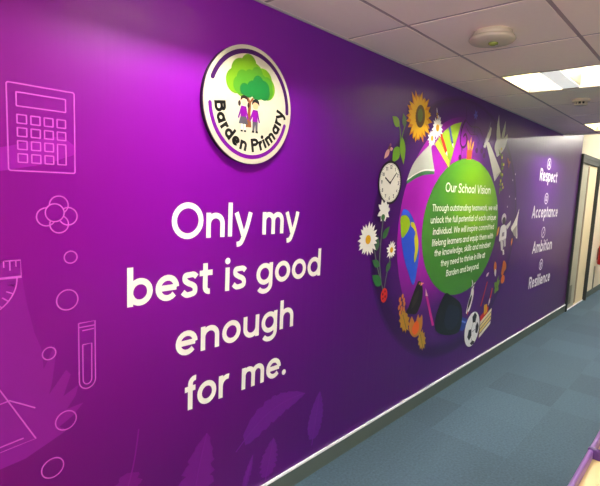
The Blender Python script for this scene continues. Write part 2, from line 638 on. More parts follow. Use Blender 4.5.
# ================================================================== THE SETTING
HC = 2.4028            # ceiling height
XE = 7.50              # end of the purple wall
X0R, X1R, YR = -2.6, 12.6, -4.2
GX, GY = 2.0382, -0.3661


def struct(o, label=None):
    o['kind'] = 'structure'
    if label:
        o['label'] = label
    return o


struct(boxo('floor', M_CARPET, (X0R, X1R, YR, 0.3, -0.06, 0.0)), 'blue grey carpet tile floor')
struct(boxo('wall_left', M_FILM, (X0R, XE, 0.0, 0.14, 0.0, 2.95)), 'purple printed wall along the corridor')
bm = bmesh.new()
DX0, DX1, DZ = XE, 8.66, 2.2
box(bm, DX1, X1R, 0, 0.14, 0, 2.95)
box(bm, XE, DX1, 0, 0.14, DZ, 2.95)
struct(link('wall_corridor', bm, M_CREAM), 'cream wall beyond the dark door frame')
bm = bmesh.new()
box(bm, X0R - .1, X0R, YR, 0.14, 0, WIN_Z[0])
box(bm, X0R - .1, X0R, YR, 0.14, WIN_Z[1], 2.95)
box(bm, X0R - .1, X0R, YR, WIN_B[0], WIN_Z[0], WIN_Z[1])
box(bm, X0R - .1, X0R, WIN_B[1], 0.14, WIN_Z[0], WIN_Z[1])
struct(link('wall_back', bm, M_CREAM))
bm = bmesh.new()
box(bm, X0R, X1R, YR - .1, YR, 0, WIN_Z[0])
box(bm, X0R, X1R, YR - .1, YR, WIN_Z[1], 2.95)
xs = [X0R] + [v for w_ in WIN for v in w_] + [X1R]
for a_, b_ in zip(xs[::2], xs[1::2]):
    box(bm, a_, b_, YR - .1, YR, WIN_Z[0], WIN_Z[1])
struct(link('wall_right', bm, M_PLUM))
bm = bmesh.new()  # frame of the added fill window, out of view
a_, b_ = WIN[0]
for x in (a_, (a_ + b_) / 2 - .03, b_ - .06):
    box(bm, x, x + .06, YR - .08, YR - .03, WIN_Z[0], WIN_Z[1])
box(bm, a_, b_, YR - .08, YR - .03, WIN_Z[0], WIN_Z[0] + .06)
box(bm, a_, b_, YR - .08, YR - .03, WIN_Z[1] - .06, WIN_Z[1])
struct(link('window_added_1', bm, M_WTRIM), 'unseen white framed window added for fill light in the opposite wall')
bm = bmesh.new()  # frame of the second added fill window, also out of view
a_, b_ = WIN_B
for y in (a_, (a_ + b_) / 2 - .03, b_ - .06):
    box(bm, X0R - .08, X0R - .03, y, y + .06, WIN_Z[0], WIN_Z[1])
box(bm, X0R - .08, X0R - .03, a_, b_, WIN_Z[0], WIN_Z[0] + .06)
box(bm, X0R - .08, X0R - .03, a_, b_, WIN_Z[1] - .06, WIN_Z[1])
struct(link('window_added_2', bm, M_WTRIM), 'unseen white framed window added for fill light in the end wall')

bm = bmesh.new()
box(bm, X1R, X1R + .1, YR, 0.14, 0, .9)
box(bm, X1R, X1R + .1, YR, 0.14, 2.2, 2.95)
box(bm, X1R, X1R + .1, YR, -2.5, .9, 2.2)
box(bm, X1R, X1R + .1, -.5, 0.14, .9, 2.2)
struct(link('wall_front', bm, M_CREAM))
bm = bmesh.new()  # far window added to brighten the end of the purple wall
for y in (-2.5, -1.53, -.56):
    box(bm, X1R + .03, X1R + .08, y, y + .06, .9, 2.2)
box(bm, X1R + .03, X1R + .08, -2.5, -.5, .9, .96)
box(bm, X1R + .03, X1R + .08, -2.5, -.5, 2.14, 2.2)
struct(link('window_added_3', bm, M_WTRIM), 'unseen white framed window added for glare at the far end of the corridor')

XC = 6.44              # where the tiled ceiling stops
LIGHT_CELLS = set()
nx0, nx1 = -8, 7
for i in (-6, -2, 2, 6):
    LIGHT_CELLS.add((i, 0))
    LIGHT_CELLS.add((i, 4))
bm = bmesh.new()
g = 0.010


def cell(i, j):
    x0, x1 = GX + .6 * i, GX + .6 * (i + 1)
    y1, y0 = GY - .6 * j, GY - .6 * (j + 1)
    x0, x1 = max(x0, X0R), min(x1, XC)
    if j == -1:
        y1 = 0.0
    y0 = max(y0, YR)
    return x0, x1, y0, y1


for i in range(nx0, nx1 + 1):
    for j in range(-1, 7):
        if (i, j) in LIGHT_CELLS:
            continue
        x0, x1, y0, y1 = cell(i, j)
        if x1 - x0 < .03 or y1 - y0 < .03:
            continue
        box(bm, x0 + g, x1 - g, y0 + g, y1 - (0.018 if j == -1 else g), HC, HC + 0.015)
ceil = struct(link('ceiling', bm, M_TILE), 'suspended ceiling of pale square tiles')
bm = bmesh.new()
for i in range(nx0, nx1 + 1):
    x = GX + .6 * i
    if X0R < x < XC:
        box(bm, x - .012, x + .012, YR, 0.0, HC + .002, HC + .03)
for j in range(0, 7):
    y = GY - .6 * j
    if y > YR:
        for i in range(nx0, nx1 + 1):
            x0, x1, _, _ = cell(i, 0)
            if x1 - x0 > .03:
                box(bm, x0 + .012, x1 - .012, y - .012, y + .012, HC + .002, HC + .03)
struct(link('trim_1', bm, M_GRID), 'mauve grey ceiling grid')
struct(boxo('trim_2', M_ANGLE, (X0R, XC, -.018, 0.0, HC - .002, HC + .02)), 'pale metal angle where the ceiling meets the wall')
struct(boxo('trim_3', M_ANGLE, (XC, XC + .03, YR, 0.0, HC - .012, 2.95)), 'pale fascia at the end of the tiled ceiling')
# slab over everything and the higher ceiling beyond the tiles
struct(boxo('ceiling_slab', M_CREAM, (X0R, X1R, YR, 0.14, 2.95, 3.05)), 'higher plain ceiling beyond the tiles')

struct(boxo('baseboard_left', M_SKIRT, (X0R, XE, -.010, 0.0, 0.0, 0.097)), 'grey skirting under the purple wall')
struct(boxo('trim_4', M_WTRIM, (X0R, XE, -.0105, 0.0, 0.0972, 0.1085)), 'white strip on top of the skirting')
struct(boxo('baseboard_corridor', M_SKIRT, (DX1 + .07, X1R, -.010, 0.0, 0.0, 0.10)), 'grey skirting under the cream wall')

# ---- door beside the purple wall
d = bpy.data.objects.new('door_1', None)
COL.objects.link(d)
d.location = (8.08, 0, 0)
struct(d, 'pale door in a dark grey frame beyond the purple wall')
bm = bmesh.new()
box(bm, XE, XE + .035, -.03, .12, 0, DZ, .004)
box(bm, DX1, DX1 + .07, -.03, -.0005, 0, DZ + .06, .004)
box(bm, DX1 - .03, DX1, -.05, .12, 0, DZ, .004)
box(bm, XE, DX1, -.03, -.0005, DZ, DZ + .06, .004)
box(bm, XE + .035, DX1 - .03, -.03, .12, DZ - .06, DZ, .004)
link('door_frame', bm, M_FRAME, d)
boxo('side_panel', M_PANEL, (XE + .036, XE + .52, .0, .05, .012, DZ - .06), d, 'grey green fixed panel')
bm = bmesh.new()
box(bm, XE + .52, DX1 - .03, .0, .05, .012, DZ - .06)
link('door_leaf', bm, M_LEAF, d, 'pale cream door leaf')
boxo('leaf_edge_strip', M_TAN, (XE + .52, XE + .60, -.004, -.0002, .05, DZ - .09), d, 'tan strip down the door edge')
boxo('kick_plate', M_STEEL, (XE + .10, XE + .30, -.006, -.0002, .08, .36), d, 'dull metal plate low on the panel')
boxo('threshold', M_WTRIM, (XE + .06, DX1 - .03, -.012, .05, 0.0, .011), d, 'white threshold strip')

# ================================================================== CEILING LIGHTS AND DETECTORS
REC = 0.165


def ceiling_light(name, i, j, label):
    x0, x1 = GX + .6 * i, GX + .6 * (i + 1)
    y1, y0 = GY - .6 * j, GY - .6 * (j + 1)
    cx, cy = (x0 + x1) / 2, (y0 + y1) / 2
    t = empty(name, (cx, cy, HC), label, 'ceiling light', 'recessed square ceiling lights')
    e = .016
    bm = bmesh.new()
    zt = HC + REC
    # housing: top and two end walls
    box(bm, x0 + e, x1 - e, y0 + e, y1 - e, zt, zt + .012)
    box(bm, x0 + e, x0 + e + .006, y0 + e, y1 - e, HC + .001, zt)
    box(bm, x1 - e - .006, x1 - e, y0 + e, y1 - e, HC + .001, zt)
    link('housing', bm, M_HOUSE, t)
    for s in (-1, 1):
        ye = cy + s * (.3 - e)
        bm = bmesh.new()
        pr = []
        for k in range(9):
            u = k / 8
            pr.append((ye - s * .15 * u, HC + .001 + (REC - .002) * math.sin(u * PI / 2)))
        vs = [[bm.verts.new((xx, a, b)) for a, b in pr] for xx in (x0 + e + .006, x1 - e - .006)]
        for k in range(8):
            bm.faces.new((vs[0][k], vs[0][k + 1], vs[1][k + 1], vs[1][k]))
        link('reflector', bm, M_LAMPW, t, smooth=True)
        boxo('lamp', M_LAMP, (x0 + .05, x1 - .05, cy + s * .075, cy + s * .125, zt - .012, zt - .002), t, 'glowing lamp strip')
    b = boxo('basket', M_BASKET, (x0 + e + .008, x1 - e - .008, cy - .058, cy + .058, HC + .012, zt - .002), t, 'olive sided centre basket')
    boxo('diffuser', M_DIFF, (x0 + e + .008, x1 - e - .008, cy - .056, cy + .056, HC + .004, HC + .0118), b, 'white perforated diffuser')
    return t


ceiling_light('ceiling_light', 2, 0, 'large lit square ceiling light nearest the camera at the right')
ceiling_light('ceiling_light', 6, 0, 'small far lit ceiling light above the door end')
ceiling_light('ceiling_light', -2, 0, 'lit ceiling light above the round school badge')
ceiling_light('ceiling_light', -6, 0, 'lit ceiling light behind the camera beside the purple wall')
for i, w_ in ((-6, 'rearmost'), (-2, 'second'), (2, 'third'), (6, 'farthest')):  # unseen second row, added for general illumination
    ceiling_light('ceiling_light', i, 4, w_ + ' unseen ceiling light of the row added by the opposite wall')
# plain surface lights on the higher ceiling beyond the tiles
for x, w_ in ((8.4, 'nearer'), (10.6, 'farther')):
    t = empty('surface_light', (x, -1.2, 2.95), w_ + ' surface light on the higher ceiling beyond the tiles', 'ceiling light')
    boxo('tray', M_WTRIM, (x - .32, x + .32, -1.52, -.88, 2.90, 2.95), t)
    boxo('diffuser', mat('surface_lamp', (.9, .9, .9, 1), .5, .2, 0, (1, .95, .82), 45.0), (x - .28, x + .28, -1.48, -.92, 2.892, 2.90), t, 'glowing diffuser')

dx, dy = 2.345, -.655
t = empty('ceiling_detector', (dx, dy, HC), 'round cream ceiling detector with green lens in front of the large light', 'detector')
bm = bmesh.new(); lathe(bm, [(.088, 0), (.092, -.012), (.088, -.024)], (dx, dy, HC), n=48); link('base', bm, M_DET, t, smooth=False)
bm = bmesh.new(); lathe(bm, [(.080, -.024), (.104, -.027), (.108, -.036), (.100, -.045), (.05, -.050)], (dx, dy, HC), n=48); link('body', bm, M_DET, t, smooth=True)
bm = bmesh.new(); lathe(bm, [(.022, -.049), (.022, -.056), (.012, -.061)], (dx + .005, dy - .005, HC), n=24); link('lens', bm, M_LENS, t, 'green lens', smooth=True)
dx, dy = 4.26, -.64
t = empty('smoke_detector', (dx, dy, HC), 'small pale smoke detector with black slots between the two lights', 'detector')
bm = bmesh.new(); lathe(bm, [(.062, 0), (.064, -.012), (.058, -.020)], (dx, dy, HC), n=36); link('base', bm, M_DET, t)
bm = bmesh.new(); lathe(bm, [(.046, -.040), (.044, -.046), (.03, -.050)], (dx, dy, HC), n=36); link('cap', bm, M_DET, t)
for k in range(9):
    a = 2 * PI * k / 9
    bm = bmesh.new()
    tube(bm, [(dx + .040 * math.cos(a), dy + .040 * math.sin(a), HC - .019), (dx + .040 * math.cos(a), dy + .040 * math.sin(a), HC - .041)], .005, 8)
    link('slot_rib', bm, M_DET, t)
bm = bmesh.new(); lathe(bm, [(.030, -.019), (.030, -.041)], (dx, dy, HC), n=24); link('sensing_chamber', bm, M_BLACK, t, 'black slotted chamber')

# ================================================================== WHITE QUOTE
INK_W = P(255, 253, 238)
t = empty('wall_quote', (1.36, -.0004, .66), 'large cream quote "Only my best is good enough for me." on purple wall', 'lettering')
SW = .224
for word, x0, x1, zb in (('Only', 1.001, 1.418, 1.391), ('my', 1.483, 1.732, 1.391),
                         ('best', .818, 1.204, 1.150), ('is', 1.271, 1.392, 1.150), ('good', 1.455, 1.920, 1.150),
                         ('enough', 1.025, 1.721, .906),
                         ('for', 1.072, 1.307, .660), ('me.', 1.384, 1.682, .660)):
    decal('word', lettering(word, x0, x1, zb, .105, SW), INK_W, t, 1, 'cream word "%s"' % word)

# ================================================================== PINK LINE DRAWINGS
PINK = P(204, 86, 200)
LW = .0039
t = empty('calculator_drawing', (.542, -.0004, 1.63), 'pink outline drawing of a calculator left of the round badge', 'drawing')


def rrect(x0, x1, z0, z1, r=.004):
    return (ell(x1 - r, z1 - r, r, r, 4, 0, PI / 2) + ell(x0 + r, z1 - r, r, r, 4, PI / 2, PI)
            + ell(x0 + r, z0 + r, r, r, 4, PI, 1.5 * PI) + ell(x1 - r, z0 + r, r, r, 4, 1.5 * PI, 2 * PI))


decal('casing', line(rrect(.446, .638, 1.630, 1.886, .006), LW, True), PINK, t)
decal('display', line(rrect(.471, .611, 1.821, 1.861, .002), LW, True), PINK, t)
for c in range(4):
    for r_ in range(4):
        x = .472 + c * .0376
        z = 1.771 - r_ * .0385
        if c == 3 and r_ == 3:
            continue
        z0 = z - (.0385 if (c == 3 and r_ == 2) else 0)
        decal('key', line(rrect(x, x + .0255, z0, z + .025, .001), LW, True), PINK, t)
t = empty('flower_drawing', (.58, -.0004, 1.46), 'pink outline flower of five circles below the calculator drawing', 'drawing')
R_ = .0285
for cx, cz in ((.586, 1.527), (.5475, 1.489), (.614, 1.490), (.586, 1.465)):
    vis = [p for p in ell(cx, cz, R_, None, 60)]
    # petals pass behind the centre circle
    runs, cur = [], []
    for p in vis + vis[:1]:
        if math.hypot(p[0] - .573, p[1] - 1.502) > R_:
            cur.append(p)
        else:
            if len(cur) > 1:
                runs.append(cur)
            cur = []
    if len(cur) > 1:
        runs.append(cur)
    qs = []
    for r_ in runs:
        qs += line(r_, LW)
    decal('petal', qs, PINK, t)
decal('centre', line(ell(.573, 1.502, R_), LW, True), PINK, t, 2)
for cx, cz, rx, rz, lb in ((.620, 1.354, .0205, .020, 'small pink ring drawing under the five circle flower'),
                           (.6075, 1.211, .034, .034, 'large pink ring drawing above the test tube drawing'),
                           (.5475, 1.040, .0205, .0205, 'small pink ring drawing left of the test tube drawing'),
                           (.597, .791, .034, .033, 'large pink ring drawing below the test tube drawing'),
                           (.5515, .637, .035, .034, 'lowest pink ring drawing near the left bottom corner')):
    o = decal('ring_drawing', line(ell(cx, cz, rx, rz), LW, True), PINK, None, 2)
    tag(o, lb, 'drawing', 'pink ring drawings')
t = empty('test_tube_drawing', (.67, -.0004, .884), 'pink outline test tube drawing left of the word best', 'drawing')
decal('glass_outline', line([(.643, 1.123), (.643, .914)] + ell(.671, .914, .028, .030, 12, PI, 2 * PI) + [(.699, 1.123), (.643, 1.123)], LW), PINK, t)
decal('rim_lines', line([(.643, 1.108), (.699, 1.108)], LW) + line([(.655, 1.095), (.695, 1.096)], LW), PINK, t)
decal('liquid_column', line([(.656, 1.045), (.656, .918)] + ell(.671, .918, .015, .018, 10, PI, 2 * PI) + [(.687, 1.045), (.656, 1.045)], LW), PINK, t)
t = empty('protractor_drawing', (.36, -.0004, 1.21), 'pink outline protractor drawing at the left edge', 'drawing')
decal('ruler_edge', line([(.24, 1.357), (.471, 1.357), (.472, 1.305), (.24, 1.305)], LW), PINK, t)
qs = []
for k in range(9):
    x = .458 - k * .0165
    qs += line([(x, 1.357), (x, 1.357 - (.030 if k % 2 else .020))], LW)
decal('ruler_marks', qs, PINK, t)
decal('arc', line(ell(.345, 1.304, .115, .115, 30, -PI, 0), LW) , PINK, t)
qs = []
for k in range(1, 14):
    a = -PI * k / 14
    qs += line([(.345 + .115 * math.cos(a), 1.304 + .115 * math.sin(a)), (.345 + .094 * math.cos(a), 1.304 + .094 * math.sin(a))], LW)
decal('arc_marks', qs, PINK, t)
t = empty('set_square_drawing', (.40, -.0004, .74), 'pink outline set square drawing low at the left edge', 'drawing')
decal('outer_edge', line([(.30, 1.165), (.502, .762), (.28, .745), (.30, 1.165)], LW), PINK, t, 2)
decal('inner_edge', line([(.32, 1.04), (.466, .777), (.30, .762), (.32, 1.04)][1:3], LW), PINK, t, 2)
t = decal('pen_stroke_drawing', line([(.35, .905), (.43, .915), (.502, .868)], LW), PINK, None, 3)
tag(t, 'pink bent line crossing the set square drawing', 'drawing')


# pale feathers in the print
def feather(name, x0, z0, x1, z1, w, col, label, barbs=9, notch=.35, seed=1, bend=0.0, start=.12):
    """quill at (x0,z0) to tip (x1,z1)"""
    rr = random.Random(seed)
    dx, dz = x1 - x0, z1 - z0
    L = math.hypot(dx, dz)
    ux, uz = dx / L, dz / L
    nx, nz = -uz, ux
    n = barbs * 4
    def pt(u, s):
        b = bend * math.sin(PI * u)
        return (x0 + dx * u + nx * (s + b), z0 + dz * u + nz * (s + b))
    a, b = [], []
    for i in range(n + 1):
        u = start + (1 - start) * i / n
        prof = w * math.sin(PI * (.04 + .96 * i / n) ** .75) ** .7 if i < n else 0
        k = 1 - notch * ((i % 4) / 3) * rr.uniform(.3, 1)
        a.append(pt(u, prof * k))
        b.append(pt(u, -prof * (1 - notch * (((i + 2) % 4) / 3) * rr.uniform(.3, 1))))
    t_ = empty(name, (x0, -.0004, z0), label, 'feather print', 'pale feather prints')
    decal('vane', [a + list(reversed(b))], P(*col[0]), t_)
    decal('shaft', line([pt(k / 12, 0) for k in range(13)], .006), P(*col[1]), t_, 2)
    return t_


feather('feather_print', .865, .66, .72, .24, .075, ((122, 12, 130), (132, 22, 140)), 'faint purple feather print left of the word for, stem up', 9, .5, 2, .03, .38)
feather('feather_print', 1.13, .10, 1.19, .52, .100, ((112, 14, 134), (120, 22, 142)), 'faint broad purple feather print below the word for', 7, .35, 5, .02)
feather('feather_print', 1.36, .36, 1.84, .505, .075, ((104, 18, 140), (112, 26, 146)), 'faint arched purple feather print below the word me', 8, .25, 7, .06)
feather('feather_print', 1.92, .17, 1.97, .475, .066, ((98, 18, 142), (106, 26, 146)), 'faint slim upright purple feather print right of the word me', 8, .25, 8, .0)
feather('feather_print', 1.56, .115, 1.61, .335, .066, ((104, 16, 136), (112, 24, 142)), 'faint small purple feather print beside the white strip', 7, .4, 9, .0)
feather('feather_print', 1.41, .12, 1.47, .30, .024, ((102, 14, 134), (110, 22, 140)), 'faint tiny purple feather print close to the skirting', 6, .4, 12, .0)
t = empty('wing_print', (.45, -.0004, .71), 'faint wide violet wing print with split tip at the left edge', 'wing print')
wing = [(-.1, 1.45), (.30, 1.44), (.47, 1.33), (.485, 1.22), (.505, 1.12), (.525, 1.06), (.53, .99), (.565, 1.065), (.57, 1.04), (.555, .94), (.545, .90),
        (.60, .97), (.615, .95), (.59, .88), (.64, .905), (.63, .87), (.60, .83), (.655, .835), (.62, .80), (.575, .775), (.60, .755), (.55, .735), (.47, .705), (.30, .69), (-.1, .70)]
decal('wing_shape', [wing], P(136, 20, 142), t)
t = decal('band_print', [[(-.1, 1.66), (.30, 1.665), (.445, 1.70), (.55, 1.735), (.60, 1.745), (.635, 1.72), (.637, 1.69), (.55, 1.655), (.45, 1.632), (.30, 1.60), (-.1, 1.58)]], P(152, 22, 160), None, 1)
tag(t, 'faint violet band crossing the lower calculator drawing', 'print')

# ================================================================== ROUND SCHOOL BADGE (a raised disc)
BD = .025
sc = (1.5885 - BD) / 1.5885


def fx(x, z):
    return (x * sc, 1.6154 + (z - 1.6154) * sc)


def F(pts):
    return [fx(*p) for p in pts]


bcx, bcz = fx(1.390, 1.962)
BR = .2475
t = empty('school_badge', (bcx, 0, bcz), 'round cream school badge reading Barden Primary with a green tree', 'sign')
bm = bmesh.new(); lathe(bm, [(BR - .004, 0.0), (BR, -.002), (BR, -BD + .0045)], (bcx, 0, bcz), 'y', 96); link('sign_edge', bm, M_BLACK, t, 'black edge')
bm = bmesh.new(); lathe(bm, [(BR, -BD + .0044), (BR, -BD + .001), (BR - .001, -BD)], (bcx, 0, bcz), 'y', 96); link('sign_face', bm, M_SIGN, t)
PUR = P(112, 0, 140)
PUR_SHADE = P(60, 0, 84)  # darker copy of the arc purple, shade put into the ink


def rounded_arc(r, a0, a1, w):
    pts = ell(bcx, bcz, r, r, 60, math.radians(a0), math.radians(a1))
    q = stroke_quads(pts, w)
    return q + [ell(pts[0][0], pts[0][1], w / 2, None, 14), ell(pts[-1][0], pts[-1][1], w / 2, None, 14)]


def bd(name, polys, m, layer=1, parent=t, label=None):
    return decal(name, polys, m, parent, layer, label, y0=-BD)


bd('upper_arc', rounded_arc(.222, 0, 158, .019), PUR_SHADE, 1, t, 'purple arc with shade put into its colour')
bd('lower_arc', rounded_arc(.217, 185, 344, .017), PUR, 1, t, 'bright purple arc')
bd('badge_lettering', arc_lettering('Barden Primary', bcx, bcz, .195, math.radians(181.5), math.radians(362), .041, .31), P(8, 6, 8), 1, t, 'black words Barden Primary')


def cloud(bumps):
    """union outline of circles as many polygons"""
    return [ell(*fx(x, z), r * sc, None, 30) for x, z, r in bumps]


c1 = bd('tree_crown', cloud([(1.372, 2.133, .043), (1.330, 2.095, .055), (1.300, 2.052, .052), (1.400, 2.085, .062), (1.345, 2.045, .055), (1.455, 2.075, .058), (1.480, 2.050, .051), (1.430, 2.050, .056), (1.465, 2.045, .048)]), P(106, 152, 22), 1, t, 'layered green tree crown')
bd('middle_foliage', cloud([(1.421, 2.100, .033), (1.380, 2.080, .034), (1.340, 2.070, .035), (1.325, 2.040, .038), (1.440, 2.060, .048), (1.480, 2.065, .036), (1.480, 2.040, .040), (1.390, 2.045, .042)]), P(72, 134, 32), 2, c1)
bd('dark_foliage', cloud([(1.428, 2.066, .031), (1.395, 2.040, .030), (1.350, 2.026, .026), (1.375, 2.018, .024), (1.460, 2.045, .036), (1.465, 2.030, .034), (1.420, 2.025, .034)]), P(20, 106, 46), 3, c1)
bd('tree_trunk', [F([(1.360, 1.995), (1.374, 1.975), (1.372, 1.93), (1.362, 1.868), (1.395, 1.870), (1.388, 1.93), (1.390, 1.975), (1.408, 1.998), (1.395, 1.996), (1.384, 1.982), (1.372, 1.998)])], P(132, 78, 42), 1, t)


def grow(cx, cz, k):
    return lambda x, z: fx(cx + (x - cx) * k, cz + (z - cz) * k)


fg, fb = grow(1.347, 1.915, 1.14), grow(1.418, 1.910, 1.14)


def FG(pts):
    return [fg(*p) for p in pts]


def FB(pts):
    return [fb(*p) for p in pts]


# girl
gk = bd('girl_figure', [FG([(1.336, 1.950), (1.360, 1.950), (1.373, 1.905), (1.367, 1.902), (1.360, 1.925), (1.362, 1.910), (1.333, 1.910), (1.335, 1.925), (1.326, 1.902), (1.320, 1.906)])], P(124, 6, 142), 2, t, 'girl in purple jumper and grey skirt')
bd('head', [ell(*fg(1.349, 1.968), .016, .017)], P(238, 196, 150), 3, gk)
bd('hair', [FG(spline([(1.331, 1.968), (1.334, 1.985), (1.349, 1.990), (1.364, 1.985), (1.367, 1.968), (1.360, 1.976), (1.344, 1.978), (1.336, 1.972)])), ell(*fg(1.326, 1.958), .007, .012, 14), ell(*fg(1.371, 1.956), .006, .011, 14)], P(44, 22, 18), 4, gk)
bd('skirt', [FG([(1.334, 1.911), (1.362, 1.911), (1.372, 1.884), (1.325, 1.884)])], P(84, 82, 92), 3, gk)
bd('legs', [FG([(1.338, 1.884), (1.345, 1.884), (1.344, 1.860), (1.338, 1.860)]), FG([(1.352, 1.884), (1.359, 1.884), (1.360, 1.860), (1.354, 1.860)])], P(240, 232, 222), 3, gk)
bd('shoes', [FG([(1.336, 1.862), (1.346, 1.862), (1.346, 1.855), (1.335, 1.855)]), FG([(1.352, 1.862), (1.362, 1.862), (1.363, 1.855), (1.352, 1.855)])], P(20, 18, 20), 4, gk)
# boy
bk = bd('boy_figure', [FB([(1.404, 1.943), (1.428, 1.943), (1.442, 1.898), (1.436, 1.896), (1.428, 1.918), (1.430, 1.897), (1.402, 1.897), (1.404, 1.918), (1.392, 1.896), (1.386, 1.900)])], P(124, 6, 142), 2, t, 'boy in purple jumper and grey trousers')
bd('head', [ell(*fb(1.416, 1.960), .017, .017)], P(222, 164, 122), 3, bk)
bd('hair', [FB(spline([(1.398, 1.960), (1.400, 1.976), (1.416, 1.984), (1.432, 1.978), (1.435, 1.960), (1.428, 1.968), (1.412, 1.971), (1.404, 1.966)]))], P(24, 24, 28), 4, bk)
bd('trousers', [FB([(1.403, 1.898), (1.430, 1.898), (1.430, 1.862), (1.420, 1.862), (1.417, 1.888), (1.413, 1.862), (1.404, 1.862)])], P(84, 82, 92), 3, bk)
bd('shoes', [FB([(1.402, 1.864), (1.413, 1.864), (1.413, 1.856), (1.400, 1.856)]), FB([(1.420, 1.864), (1.431, 1.864), (1.433, 1.856), (1.420, 1.856)])], P(20, 18, 20), 4, bk)

# ================================================================== OVAL VISION COLLAGE
V = empty('vision_collage', (3.70, 0, .31), 'oval picture collage around the green Our School Vision disc', 'mural')


def part(name, polys, m, layer, label=None, parent=V):
    return decal(name, polys, m, parent, layer, label)


M_RING = radial_print('print_purple_oval', 3.70, 1.33, 1.29, 1.02, [(0.0, rgb(106, 14, 140)), (0.80, rgb(94, 12, 134)), (0.93, rgb(78, 8, 120)), (1.0, rgb(60, 4, 92))], .06, .04)
M_HALO = radial_print('print_dark_halo', 3.70, 1.33, 1.33, 1.05, [(0.0, rgb(54, 2, 84)), (0.95, rgb(54, 2, 84)), (0.97, rgb(64, 4, 100)), (1.0, rgb(82, 8, 128))], .0, .0)
part('dark_halo', [ell(3.70, 1.33, 1.32, 1.045, 96)], M_HALO, 1, 'dark purple outline around the oval')
part('purple_oval', [ell(3.70, 1.33, 1.28, 1.01, 96)], M_RING, 2, 'large purple oval')
M_MAG = radial_print('print_magenta_oval', 3.2, 1.52, .95, .78, [(0.0, rgb(206, 26, 216)), (0.55, rgb(196, 22, 206)), (0.82, rgb(146, 16, 170)), (1.0, rgb(88, 8, 130))])
part('magenta_oval', [ell(3.68, 1.34, .98, .88, 96)], M_MAG, 3, 'bright magenta oval')
M_GREEN = radial_print('print_green_disc', 3.765, 1.35, .735, .56, [(0.0, rgb(150, 214, 4)), (0.35, rgb(140, 208, 8)), (0.72, rgb(100, 180, 44)), (1.0, rgb(78, 156, 56))], .20, .25)
part('green_disc', [ell(3.765, 1.35, .735, .56, 96)], M_GREEN, 5, 'green oval behind the white text')
TXT = P(250, 248, 238)


def text_row(name, s, x0, x1, zb, xh, w, label):
    row = bpy.data.objects.new(name, None)
    COL.objects.link(row)
    row.parent = V
    row['label'] = label
    _, tot = advance(s, w)
    k = (x1 - x0) / tot
    words = s.split(' ')
    for i, wd in enumerate(words):
        pre = ' '.join(words[:i]) + (' ' if i else '')
        a = advance(pre + wd[0], w)[0][-1][1]
        b = advance(pre + wd, w)[1]
        decal('word', lettering(wd, x0 + a * k, x0 + b * k, zb, xh, w), TXT, row, 6)


text_row('heading', 'Our School Vision', 3.35, 4.25, 1.632, .052, .22, 'white heading "Our School Vision"')
for s, a, b, z in (('Through outstanding teamwork, we will', 3.16, 4.455, 1.487),
                   ('unlock the full potential of each unique', 3.15, 4.445, 1.398),
                   ('individual. We will inspire committed', 3.20, 4.415, 1.312),
                   ('lifelong learners and equip them with', 3.20, 4.415, 1.226),
                   ('the knowledge, skills and mindset', 3.25, 4.37, 1.146),
                   ('they need to thrive in life at', 3.37, 4.26, 1.058),
                   ('Barden and beyond.', 3.48, 4.14, .968)):
    text_row('text_line', s, a, b, z, .0375, .215, 'white line "%s"' % s)

YEL, LIME, GRN, DGRN = P(248, 188, 24), P(150, 190, 30), P(74, 128, 40), P(44, 96, 40)
WHT, ORG, BRN, BLK, RED = P(255, 253, 242), P(238, 122, 32), P(96, 60, 36), P(22, 20, 24), P(214, 40, 34)


def petals(cx, cz, r0, r1, n, w, seed=0, jitter=.12, rot=0):
    rr = random.Random(seed)
    out = []
    for k in range(n):
        a = rot + 2 * PI * (k + rr.uniform(-.2, .2)) / n
        R = r1 * (1 + rr.uniform(-jitter, jitter))
        out.append(leaf(cx + r0 * math.cos(a), cz + r0 * math.sin(a), cx + R * math.cos(a), cz + R * math.sin(a), w))
    return out


def daisy(cx, cz, r, seed, label, layer=8, n=15, yc=.30):
    o = part('daisy', petals(cx, cz, r * .15, r, n, r * .15, seed), WHT, layer, label)
    decal('flower_centre', [ell(cx, cz, r * yc, None, 20)], YEL, o, layer + 1)
    return o


# sunflower
o = part('sunflower', petals(2.872, 2.115, .04, .172, 22, .022, 1), P(232, 150, 16), 8, 'yellow sunflower with green brown centre')
decal('front_petals', petals(2.874, 2.118, .05, .150, 18, .019, 2, .1, .15), P(250, 192, 30), o, 9)
decal('seed_head', [ell(2.885, 2.125, .062, .074)], P(104, 78, 44), o, 10)
decal('seed_centre', [ell(2.882, 2.130, .034, .044)], P(104, 120, 62), o, 11)
# seedling
o = part('seedling', line(spline([(2.655, 1.86), (2.652, 1.94), (2.640, 2.01), (2.612, 2.045)], False), .010) + line(spline([(2.655, 1.93), (2.68, 2.0), (2.70, 2.05)], False), .010), P(104, 134, 62), 7, 'green sprouting seedling above the clock')
decal('leaf', [leaf(2.63, 2.03, 2.54, 2.078, .030)], P(128, 164, 48), o, 8)
decal('leaf', [leaf(2.70, 2.03, 2.665, 2.115, .026)], P(86, 116, 70), o, 8)
decal('leaf', [leaf(2.672, 1.965, 2.710, 1.795, .034)], P(122, 172, 34), o, 8)
decal('leaf', [leaf(2.645, 1.90, 2.575, 1.80, .042)], P(110, 170, 34), o, 7)
o = part('insect', [leaf(2.54, 1.905, 2.505, 1.82, .016)], P(110, 60, 64), 9, 'small brown insect with pale wings')
decal('wing', [leaf(2.53, 1.875, 2.475, 1.815, .018), leaf(2.535, 1.875, 2.57, 1.885, .012)], P(224, 170, 160), o, 10)
decal('insect_head', [ell(2.538, 1.905, .010)], P(150, 90, 120), o, 10)
